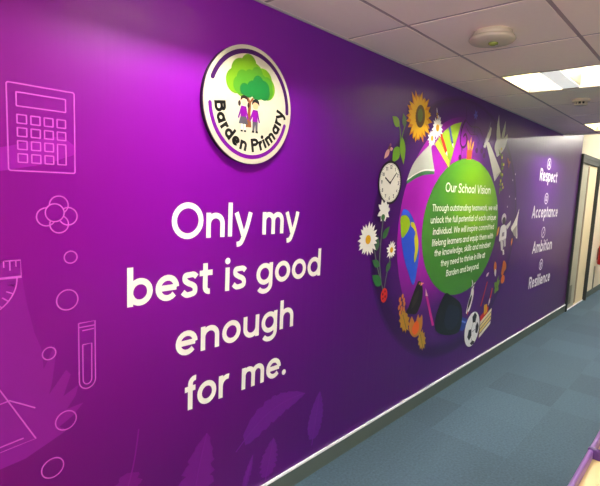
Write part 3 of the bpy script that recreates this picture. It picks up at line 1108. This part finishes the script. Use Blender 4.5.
# open book page
o = part('open_book', [[(3.062, 1.962)] + spline([(3.062, 1.962), (3.10, 1.87), (3.148, 1.775)], False) + spline([(3.148, 1.775), (3.0, 1.768), (2.87, 1.735), (2.765, 1.69)], False) + spline([(2.765, 1.69), (2.83, 1.80), (2.94, 1.89), (3.062, 1.962)], False)], P(206, 208, 194), 8, 'white book page with a green lower edge')
decal('page_edge', [spline([(2.765, 1.69), (2.87, 1.735), (3.0, 1.768), (3.148, 1.775)], False) + spline([(3.150, 1.755), (3.0, 1.742), (2.88, 1.712), (2.772, 1.672)], False)], P(70, 132, 84), o, 7)
decal('page_line', line(spline([(2.775, 1.70), (2.88, 1.744), (3.0, 1.776), (3.145, 1.783)], False), .008), WHT, o, 9)
# daisies by the sunflower
daisy(3.142, 2.080, .082, 3, 'white daisy right of the sunflower', 11)
daisy(3.070, 2.000, .062, 4, 'small white daisy below the other by the sunflower', 12)
o = part('bee', [ell(3.125, 2.165, .013, .024, 16, rot=.5)], P(226, 170, 50), 12, 'tiny yellow bee above the daisies')
decal('bee_stripes', line([(3.112, 2.162), (3.136, 2.172)], .006) + line([(3.116, 2.176), (3.132, 2.184)], .005), BLK, o, 13)
decal('bee_wings', [leaf(3.125, 2.17, 3.17, 2.14, .008), leaf(3.12, 2.18, 3.105, 2.215, .007)], P(214, 206, 214), o, 13)
# green wedge with pencils
o = part('green_wedge', [[(3.12, 1.965)] + spline([(3.12, 1.965), (3.24, 2.06), (3.38, 2.13), (3.535, 2.172)], False) + [(3.375, 1.815)]], P(150, 186, 40), 7, 'lime green wedge with yellow edge')
decal('yellow_edge', [[(3.12, 1.965), (3.165, 2.0), (3.372, 1.865), (3.375, 1.815)]], P(232, 210, 70), o, 8)
decal('red_pencil', line([(3.195, 2.05), (3.312, 1.925)], .034), RED, o, 9)
decal('red_pencil_point', [[(3.303, 1.917), (3.321, 1.933), (3.335, 1.895)]], WHT, o, 9)
decal('blue_pencil', line([(3.33, 2.11), (3.405, 1.995)], .028), P(70, 72, 150), o, 9)
decal('blue_pencil_point', [[(3.397, 1.990), (3.413, 2.000), (3.425, 1.965)]], WHT, o, 9)
# music
DP = P(58, 14, 62)
o = part('treble_clef', line(spline([(3.60, 2.195), (3.555, 2.14), (3.535, 2.07), (3.545, 2.01), (3.59, 1.985), (3.645, 2.01), (3.655, 2.06), (3.62, 2.09), (3.585, 2.065)], False), .018), DP, 9, 'dark treble clef curl')
part('stave_curls', line(spline([(3.62, 2.15), (3.72, 2.10), (3.84, 2.11), (3.92, 2.06)], False), .006) + line(spline([(3.60, 2.20), (3.72, 2.16), (3.86, 2.17), (3.96, 2.12)], False), .006), DP, 8, 'dark wavy stave lines')
for x, z in ((3.555, 1.905), (3.865, 1.985), (3.97, 1.99), (4.03, 1.955)):
    part('music_note', [ell(x, z, .028, .022, 16)] + line([(x + .016, z), (x + .016, z + .075), (x + .045, z + .055)], .007), DP, 9)
part('hanging_star', [ell(3.785, 2.262, .016)] + petals(3.785, 2.262, .008, .042, 6, .009, 8), P(88, 96, 190), 9, 'small blue star on dark threads')
part('threads', line([(3.60, 2.30), (3.62, 2.20)], .004) + line([(3.785, 2.33), (3.785, 2.06)], .004) + line([(3.80, 2.27), (3.90, 2.24)], .004), DP, 8)
# paint pot
o = part('paint_pot', [[(3.675, 1.975), (3.775, 1.98), (3.768, 1.905), (3.682, 1.90)]], P(240, 84, 20), 9, 'orange paint pot with yellow brushes')
decal('brushes', [leaf(3.70, 1.97, 3.675, 2.055, .014), leaf(3.725, 1.975, 3.735, 2.085, .014), leaf(3.75, 1.97, 3.795, 2.055, .016)], P(238, 166, 50), o, 10)
decal('brush_handles', line([(3.735, 2.04), (3.75, 1.975)], .008) + line([(3.77, 2.04), (3.745, 1.98)], .008), BRN, o, 11)
# quill and paper
o = part('quill', [[(4.00, 2.025), (4.03, 2.10), (4.09, 2.165), (4.12, 2.21), (4.145, 2.195), (4.135, 2.14), (4.10, 2.09), (4.065, 2.06), (4.05, 2.02)]], P(204, 198, 196), 9, 'pale quill hand above the paper')
decal('quill_line', line([(4.02, 2.06), (4.115, 2.25)], .010), P(120, 108, 150), o, 10)
o = part('paper_sheet', [[(4.035, 2.085), (4.12, 2.075)] + spline([(4.12, 2.075), (4.25, 1.99), (4.46, 1.845)], False) + [(4.325, 1.75)] + spline([(4.325, 1.75), (4.20, 1.90), (4.035, 2.085)], False)], P(212, 208, 194), 8, 'curled white paper sheet')
decal('paper_fold', [[(4.325, 1.75), (4.46, 1.845), (4.36, 1.815)]], P(190, 186, 168), o, 9)
# dove
o = part('dove', [spline([(4.25, 2.04), (4.27, 2.10), (4.33, 2.14), (4.44, 2.14), (4.54, 2.19), (4.525, 2.10), (4.47, 2.04), (4.40, 2.00), (4.33, 1.97), (4.29, 2.00)])], P(206, 208, 192), 10, 'white dove with raised wings')
decal('wing', [[(4.29, 2.07), (4.265, 2.17), (4.262, 2.25), (4.285, 2.335), (4.315, 2.25), (4.36, 2.17), (4.40, 2.08)]], P(208, 210, 194), o, 11)
decal('wing', [[(4.38, 2.08), (4.40, 2.18), (4.435, 2.25), (4.465, 2.305), (4.475, 2.22), (4.46, 2.12)]], P(186, 188, 176), o, 9)
# vine down the right
vs = spline([(4.40, 2.02), (4.46, 1.93), (4.47, 1.84), (4.50, 1.76), (4.48, 1.68)], False)
o = part('flower_vine', line(vs, .010), P(92, 112, 56), 9, 'green vine with small yellow flowers')
rr = random.Random(11)
qs, qy = [], []
for k in range(14):
    x, z = vs[min(len(vs) - 1, k * 2)]
    a = rr.uniform(0, 2 * PI)
    qs.append(leaf(x, z, x + .055 * math.cos(a), z + .050 * math.sin(a), .014))
    qy.append(ell(x + rr.uniform(-.05, .07), z + rr.uniform(-.03, .03), .014, None, 10))
decal('vine_leaves', qs, P(104, 132, 56), o, 10)
decal('vine_flowers', qy[::2], P(214, 200, 60), o, 11)
part('butterfly', [leaf(4.64, 1.93, 4.60, 1.985, .014), leaf(4.64, 1.93, 4.69, 1.95, .016), leaf(4.645, 1.93, 4.66, 1.885, .012)], P(170, 88, 62), 9, 'small orange butterfly')
part('small_stars', [ell(x, z, .010, None, 8) for x, z in ((4.93, 1.60), (4.72, 1.52), (4.80, 1.78), (4.86, 1.84), (4.75, 1.62))], P(210, 190, 220), 9)
# clock
o = part('wall_clock', [ell(2.562, 1.672, .138, None, 60)], P(24, 18, 30), 9, 'white clock face in a dark rim')
decal('clock_face', [ell(2.562, 1.672, .122, None, 60)], P(252, 249, 232), o, 10)
qs = []
for k in range(60):
    a = 2 * PI * k / 60
    qs += line([(2.562 + .114 * math.cos(a), 1.672 + .114 * math.sin(a)), (2.562 + .119 * math.cos(a), 1.672 + .119 * math.sin(a))], .003)
decal('minute_marks', qs, BLK, o, 11)
for k in range(1, 13):
    a = PI / 2 - 2 * PI * k / 12
    s = str(k)
    wd = .026 if len(s) > 1 else .013
    cx, cz = 2.562 + .097 * math.cos(a), 1.672 + .097 * math.sin(a)
    decal('numeral', lettering(s, cx - wd / 2, cx + wd / 2, cz - .011, .016, .22), BLK, o, 11)
decal('hour_hand', line([(2.566, 1.666), (2.500, 1.702)], .010), BLK, o, 12)
decal('minute_hand', line([(2.556, 1.664), (2.632, 1.738)], .007), BLK, o, 12)
decal('hand_boss', [ell(2.562, 1.672, .009, None, 12)], BLK, o, 13)
# globe
o = part('globe', [spline([(2.725, 1.44), (2.745, 1.50), (2.816, 1.492), (2.909, 1.415), (2.984, 1.286), (3.008, 1.155), (2.963, .968), (2.876, 1.061), (2.799, 1.179), (2.746, 1.312)])], P(48, 92, 226), 9, 'blue globe with lime and yellow land')
decal('lime_land', [spline([(2.722, 1.45), (2.78, 1.465), (2.83, 1.44), (2.85, 1.40), (2.83, 1.36), (2.79, 1.325), (2.752, 1.315), (2.732, 1.37)])], P(168, 206, 24), o, 10)
decal('yellow_land', [spline([(2.865, 1.415), (2.91, 1.405), (2.955, 1.34), (2.985, 1.27), (2.985, 1.20), (2.955, 1.13), (2.94, 1.16), (2.945, 1.22), (2.925, 1.29), (2.93, 1.34), (2.90, 1.37), (2.865, 1.39)])], P(222, 212, 30), o, 10)
# meadow flowers at the left
STEM = P(104, 116, 110)
part('flower_stems', line(spline([(2.51, 1.45), (2.50, 1.33), (2.50, 1.18), (2.53, 1.05), (2.56, .985)], False), .009) + line(spline([(2.43, 1.26), (2.47, 1.16), (2.53, 1.04), (2.565, .985)], False), .009)
     + line(spline([(2.63, 1.21), (2.605, 1.12), (2.585, 1.05), (2.575, .985)], False), .009), STEM, 8, 'thin grey green flower stems')
for q, c in (((2.515, 1.32, 2.590, 1.395), (58, 120, 66)), ((2.455, 1.245, 2.462, 1.345), (70, 116, 80)), ((2.50, 1.145, 2.415, 1.19), (58, 116, 66)),
             ((2.535, 1.02, 2.425, 1.095), (52, 128, 60)), ((2.585, 1.10, 2.635, 1.17), (70, 118, 74))):
    part('stem_leaf', [leaf(*q, .024 if c[1] != 128 else .034)], P(*c), 9)
daisy(2.355, 1.322, .104, 6, 'large white daisy with yellow centre at the left edge', 10, 20, .27)
daisy(2.632, 1.240, .062, 7, 'medium white daisy right of the stems', 10, 13, .30)
o = part('daisy', petals(2.505, 1.495, .01, .075, 8, .016, 9, .1, -1.2) + petals(2.52, 1.50, .0, .06, 9, .018, 10), WHT, 14, 'half open white daisy under the clock')
decal('green_cup', [ell(2.503, 1.455, .022, .020, 14)], P(66, 122, 62), o, 15)
o = part('ladybird', [ell(2.578, .945, .040, .048, 20)], P(222, 48, 40), 10, 'red ladybird below the flower stems')
decal('ladybird_spots', [ell(2.560, .955, .009, None, 8), ell(2.592, .935, .009, None, 8), ell(2.585, .970, .008, None, 8), ell(2.565, .925, .008, None, 8)], P(120, 10, 20), o, 11)
# blackbird
o = part('blackbird', [spline([(3.03, .985), (3.068, .975), (3.098, .93), (3.108, .86), (3.08, .79), (3.03, .745), (2.96, .755), (2.885, .775), (2.915, .815), (2.94, .86), (2.98, .925), (3.01, .965)])], P(30, 26, 24), 10, 'black bird with orange beak')
decal('beak', [[(3.062, .972), (3.066, .945), (3.118, .962)]], P(246, 150, 120), o, 11)
decal('eye', [ell(3.045, .965, .008, None, 8)], P(210, 150, 60), o, 11)
decal('folded_wing', [leaf(3.05, .92, 2.95, .79, .030)], P(56, 48, 40), o, 11)
o = part('berry_sprig', line([(2.83, .76), (2.82, .90)], .006), P(110, 70, 50), 8, 'cluster of orange berries')
for x, z in ((2.82, .905), (2.785, .885), (2.84, .875), (2.80, .855), (2.85, .845), (2.815, .82), (2.78, .83), (2.845, .81), (2.80, .79)):
    decal('berry', [ell(x, z, .014, .018, 10)], P(214, 122, 58), o, 9)


def oak(name, cx, cz, s, rot, col, label, layer=9):
    pts = []
    n = 22
    for k in range(n):
        a = 2 * PI * k / n
        r = s * (1.0 if k % 2 else .68)
        x, z = r * .62 * math.cos(a), r * math.sin(a)
        pts.append((cx + x * math.cos(rot) - z * math.sin(rot), cz + x * math.sin(rot) + z * math.cos(rot)))
    return part(name, [pts], P(*col), layer, label)


o = oak('autumn_leaf', 2.868, .720, .108, .6, (190, 140, 34), 'golden autumn leaf left of the orange seed pod')
decal('leaf_vein', line([(2.84, .77), (2.90, .66)], .008), P(120, 110, 40), o, 10)
o = oak('autumn_leaf', 3.150, .522, .098, .5, (186, 146, 44), 'golden autumn leaf right of the orange seed pod')
decal('leaf_vein', line([(3.12, .57), (3.175, .46)], .008), P(120, 110, 40), o, 10)
o = part('seed_pod', [spline([(3.04, .565), (2.975, .60), (2.94, .665), (2.965, .735), (3.0, .70), (3.03, .675), (3.06, .735), (3.09, .70), (3.125, .72), (3.14, .63), (3.10, .58)])], P(204, 132, 54), 9, 'orange papery seed pod')
decal('pod_berry', [spline([(3.045, .69), (3.085, .655), (3.085, .61), (3.045, .585), (3.0, .605), (2.99, .65)])], P(244, 104, 24), o, 10)
# pink pencil
o = part('pink_pencil', [[(3.158, .855), (3.192, .850), (3.335, .60), (3.300, .60)]], P(206, 40, 150), 9, 'long pink pencil')
decal('pencil_point', [[(3.156, .858), (3.194, .852), (3.148, .918)]], P(246, 206, 200), o, 10)
# graduation cap shape
o = part('black_cap', [spline([(3.502, .832), (3.59, .80), (3.70, .755), (3.80, .70), (3.850, .62), (3.859, .51), (3.791, .445), (3.575, .470), (3.404, .53), (3.352, .589), (3.358, .67), (3.42, .765)], n=4)], P(20, 24, 26), 10, 'large black graduation cap')
decal('cap_underside', [spline([(3.56, .72), (3.68, .70), (3.78, .66), (3.80, .56), (3.70, .50), (3.58, .52), (3.51, .60)])], P(26, 34, 54), o, 11)
o = part('blue_cup', [[(3.82, .585), (3.94, .545), (4.00, .52), (3.98, .47), (3.90, .44), (3.83, .46)]], P(34, 60, 160), 9, 'blue cup behind the football')
decal('cup_shine', line([(3.86, .535), (3.95, .505)], .016), P(110, 140, 220), o, 10)
# black and white bird figure
o = part('striped_bird', [spline([(4.05, .80), (4.07, .745), (4.04, .66), (4.00, .60), (3.94, .59), (3.96, .67), (4.00, .74), (4.015, .80)])], P(240, 236, 230), 10, 'small black and white bird with red feet')
decal('black_wing', [leaf(4.03, .745, 3.955, .605, .022)], BLK, o, 11)
decal('bird_head', [ell(4.035, .815, .028, .024, 14)], P(226, 220, 224), o, 12)
decal('head_stripe', line([(4.01, .805), (4.06, .835)], .012), BLK, o, 13)
decal('crest', [leaf(4.04, .83, 4.00, .885, .008), leaf(4.05, .83, 4.09, .85, .007)], P(236, 230, 230), o, 11)
decal('red_feet', [leaf(3.975, .605, 3.965, .565, .012)], RED, o, 11)
# football
fc = (4.105, .415)
o = part('football', [ell(fc[0], fc[1], .165, .160, 48)], P(255, 255, 252), 13, 'white football with black panels')


def pent(cx, cz, r, rot, sx=1.0):
    return [(cx + sx * r * math.cos(rot + 2 * PI * k / 5), cz + r * math.sin(rot + 2 * PI * k / 5)) for k in range(5)]


decal('black_patch', [pent(4.135, .515, .052, .3)], BLK, o, 14)
decal('black_patch', [pent(4.055, .375, .056, .9, .85)], BLK, o, 14)
decal('black_patch', [pent(4.215, .405, .058, .1, .7)], BLK, o, 14)
decal('black_patch', [[(4.12, .262), (4.08, .285), (4.13, .305), (4.18, .285), (4.17, .266)]], BLK, o, 14)
decal('panel_seams', line([(4.115, .47), (4.085, .42)], .006) + line([(4.16, .475), (4.195, .45)], .006) + line([(4.09, .345), (4.12, .305)], .006) + line([(4.105, .39), (4.175, .40)], .006), P(150, 150, 150), o, 14)
# books
o = part('book_stack', [[(4.27, .50), (4.46, .575), (4.46, .50), (4.30, .42)]], P(216, 34, 28), 9, 'stack of red and cream books')
for k in range(4):
    z = .43 - k * .042
    decal('book', [[(4.285, z + .02), (4.55, z + .11), (4.55, z + .078), (4.285, z - .014)]], P(*((255, 240, 200), (250, 230, 150), (246, 222, 126), (254, 248, 232))[k]), o, 10)
decal('book_spine', [[(4.27, .44), (4.292, .45), (4.292, .28), (4.27, .29)]], P(120, 84, 50), o, 10)
decal('yellow_book', [[(4.345, .60), (4.42, .60), (4.43, .52), (4.36, .50)]], P(240, 176, 30), o, 11)
part('red_stick', line([(4.375, .82), (4.265, .60)], .020), P(190, 40, 50), 8, 'thin red stick leaning left of the books')
o = part('paint_brush', line([(4.52, .74), (4.47, .60)], .026), P(220, 44, 40), 8, 'red paint brush leaning right of the books')
decal('brush_tip', [leaf(4.485, .65, 4.455, .575, .016)], P(236, 232, 230), o, 9)
# garden produce
part('orange_fruit', [ell(4.785, .795, .052, .044, 18)], P(232, 112, 24), 9, 'round orange fruit')
o = part('robin', [leaf(4.525, 1.00, 4.565, .865, .034)], P(232, 122, 44), 9, 'orange shape with a white lower end')
decal('white_breast', [leaf(4.545, .925, 4.575, .845, .026)], P(240, 234, 224), o, 10)
part('orange_pepper', [spline([(4.76, .985), (4.83, .955), (4.85, .90), (4.80, .87), (4.765, .835), (4.725, .86), (4.735, .92)])], P(212, 110, 36), 9, 'orange pepper shape')
part('green_leaves', [leaf(4.63, .74, 4.56, .785, .030), leaf(4.63, .74, 4.70, .80, .026), leaf(4.63, .73, 4.585, .675, .030), leaf(4.63, .73, 4.69, .70, .026), leaf(4.63, .74, 4.655, .85, .016)], P(118, 160, 44), 10, 'bright green leaf cluster')
part('pale_moth', [leaf(4.33, .875, 4.40, .905, .016)], P(230, 204, 214), 9, 'tiny pale moth under the text')
# astronaut
o = part('astronaut', [spline([(4.60, 1.33), (4.70, 1.345), (4.755, 1.29), (4.765, 1.215), (4.725, 1.19), (4.66, 1.195), (4.585, 1.19), (4.58, 1.26)])], P(244, 240, 240), 10, 'white astronaut floating beside the green disc')
decal('helmet', [ell(4.655, 1.405, .062, .052, 20)], P(228, 222, 224), o, 11)
decal('visor', [ell(4.66, 1.385, .046, .036, 16)], P(60, 54, 66), o, 12)
decal('raised_arm', [[(4.72, 1.33), (4.76, 1.345), (4.86, 1.385), (4.85, 1.345), (4.77, 1.295)]], P(224, 218, 220), o, 11)
decal('left_leg', [[(4.61, 1.20), (4.665, 1.20), (4.71, 1.145), (4.70, 1.085), (4.655, 1.10)]], P(222, 216, 218), o, 11)
decal('right_leg', [[(4.69, 1.20), (4.755, 1.21), (4.775, 1.13), (4.735, 1.125)]], P(206, 200, 208), o, 11)
decal('boot', [[(4.70, 1.095), (4.715, 1.045), (4.755, 1.05), (4.735, 1.10)]], P(228, 224, 222), o, 12)
decal('chest_pack', [[(4.64, 1.27), (4.70, 1.275), (4.70, 1.235), (4.64, 1.23)]], P(150, 140, 158), o, 12)
decal('jet_flame', [leaf(4.55, 1.335, 4.505, 1.235, .022)], P(240, 172, 60), o, 9)
o = part('space_shuttle', [spline([(5.075, 1.50), (5.065, 1.43), (5.06, 1.33), (5.10, 1.19), (4.99, 1.24), (4.88, 1.30), (4.95, 1.36), (5.02, 1.43)], n=3)], P(250, 246, 236), 10, 'white space shuttle with an orange flame')
decal('shuttle_wing', [[(4.93, 1.275), (5.045, 1.33), (5.08, 1.20), (4.99, 1.225)]], P(176, 168, 168), o, 11)
decal('flame', [leaf(4.95, 1.205, 4.935, 1.12, .018)], P(240, 150, 50), o, 9)

# ================================================================== FOUR VALUES
for word, x0, x1, zb, icx, icz, lb in (('Respect', 5.68, 6.39, 1.812, 5.99, 2.015, 'white word "Respect" with round icon, topmost of the four values'),
                                       ('Acceptance', 5.53, 6.58, 1.392, 6.02, 1.615, 'white word "Acceptance" with round icon, second value from top'),
                                       ('Ambition', 5.68, 6.47, .985, 6.04, 1.215, 'white word "Ambition" with round icon, third value from top'),
                                       ('Resilience', 5.68, 6.54, .572, 6.08, .825, 'white word "Resilience" with round icon, lowest of the four values')):
    t = empty('value_sign', ((x0 + x1) / 2, -.0004, zb), lb, 'lettering', 'school values on the purple wall')
    decal('word', lettering(word, x0, x1, zb, .100, .26), P(246, 240, 246), t, 1)
    ic = decal('icon_ring', line(ell(icx, icz, .068, .060), .014, True), P(240, 230, 244), t, 1)
    w_ = P(240, 230, 244)
    if word == 'Respect':
        q = [leaf(icx - .03, icz - .03, icx + .02, icz + .04, .014), leaf(icx + .03, icz - .03, icx - .015, icz + .035, .014)]
    elif word == 'Acceptance':
        q = [ell(icx - .022, icz + .018, .015, None, 12), ell(icx + .022, icz + .018, .015, None, 12), [(icx - .042, icz - .03), (icx - .003, icz - .03), (icx - .010, icz + .002), (icx - .034, icz + .002)], [(icx + .003, icz - .03), (icx + .042, icz - .03), (icx + .034, icz + .002), (icx + .010, icz + .002)]]
    elif word == 'Ambition':
        q = line([(icx - .03, icz - .035), (icx - .005, icz + .0), (icx + .005, icz - .012), (icx + .03, icz + .03)], .012) + [[(icx + .036, icz + .045), (icx + .012, icz + .034), (icx + .036, icz + .014)]]
    else:
        q = [[(icx - .012, icz - .045), (icx + .012, icz - .045), (icx + .02, icz - .01), (icx - .02, icz - .01)], leaf(icx, icz - .01, icx - .03, icz + .03, .014), leaf(icx, icz - .01, icx + .03, icz + .035, .014)]
    decal('icon_mark', q, w_, ic, 1)

# ================================================================== LILAC-EDGED STORAGE UNIT, bottom right
UZ = .75
ux0, ux1, uy1, uy0 = 1.02, 3.12, -1.320, -1.95
t = empty('storage_unit', ((ux0 + ux1) / 2, (uy0 + uy1) / 2, 0), 'low pale wood tray unit with lilac rim at the right bottom corner', 'storage unit')
bm = bmesh.new()
box(bm, ux0 + .02, ux1 - .02, uy0 + .03, uy1 - .03, .06, UZ - .07)
link('body', bm, M_MAPLE, t)
boxo('plinth', M_FRAME, (ux0 + .06, ux1 - .06, uy0 + .06, uy1 - .06, 0, .06), t, 'dark plinth')
for nm, dm in (('rim', (ux0, ux1, uy1 - .016, uy1, UZ - .075, UZ)), ('rim', (ux0, ux1, uy0, uy0 + .019, UZ - .075, UZ)),
               ('rim', (ux0, ux0 + .019, uy0 + .019, uy1 - .019, UZ - .075, UZ)), ('rim', (ux1 - .019, ux1, uy0 + .019, uy1 - .019, UZ - .075, UZ))):
    boxo(nm, M_LILAC, dm, t, 'lilac rim', bev=.006)
for x in (1.845, 2.48):
    boxo('divider', M_PURPD, (x, x + .018, uy0 - .001, uy1 + .001, UZ - .032, UZ + .005), t, 'purple divider', bev=.004)
for a, b in ((ux0 + .02, ux1 - .02),):
    boxo('tray_floor', M_MAPLE, (a, b, uy0 + .03, uy1 - .0165, UZ - .0699, UZ - .033), t)

# ================================================================== FAR RIGHT: extinguisher and pipe
ex, ey = 9.46, -.095
t = empty('fire_extinguisher', (ex, ey, .52), 'red fire extinguisher on the cream wall beyond the door', 'fire extinguisher')
bm = bmesh.new(); lathe(bm, [(.078, .0), (.085, .015), (.085, .30), (.07, .345), (.035, .37)], (ex, ey, .52), n=32); link('cylinder', bm, M_RED, t, smooth=True)
bm = bmesh.new(); lathe(bm, [(.024, .37), (.024, .405)], (ex, ey, .52), n=20); box(bm, ex - .012, ex + .012, ey - .09, ey + .03, .925, .937); link('valve', bm, M_BLACK, t)
bm = bmesh.new(); tube(bm, spline([(ex, ey - .03, .91), (ex - .06, ey - .07, .88), (ex - .085, ey - .055, .78), (ex - .088, ey - .04, .66), (ex - .088, ey - .03, .60)], False), .010); link('hose', bm, M_RUBBER, t)
boxo('bracket', M_STEEL, (ex - .03, ex + .03, ey + .083, 0.0, .60, .80), t)
bm = bmesh.new(); tube(bm, [(9.27, -.015, .10), (9.27, -.015, .50)], .009); o = link('wall_pipe', bm, M_PIPE); tag(o, 'thin grey pipe on the cream wall below the red extinguisher', 'pipe')
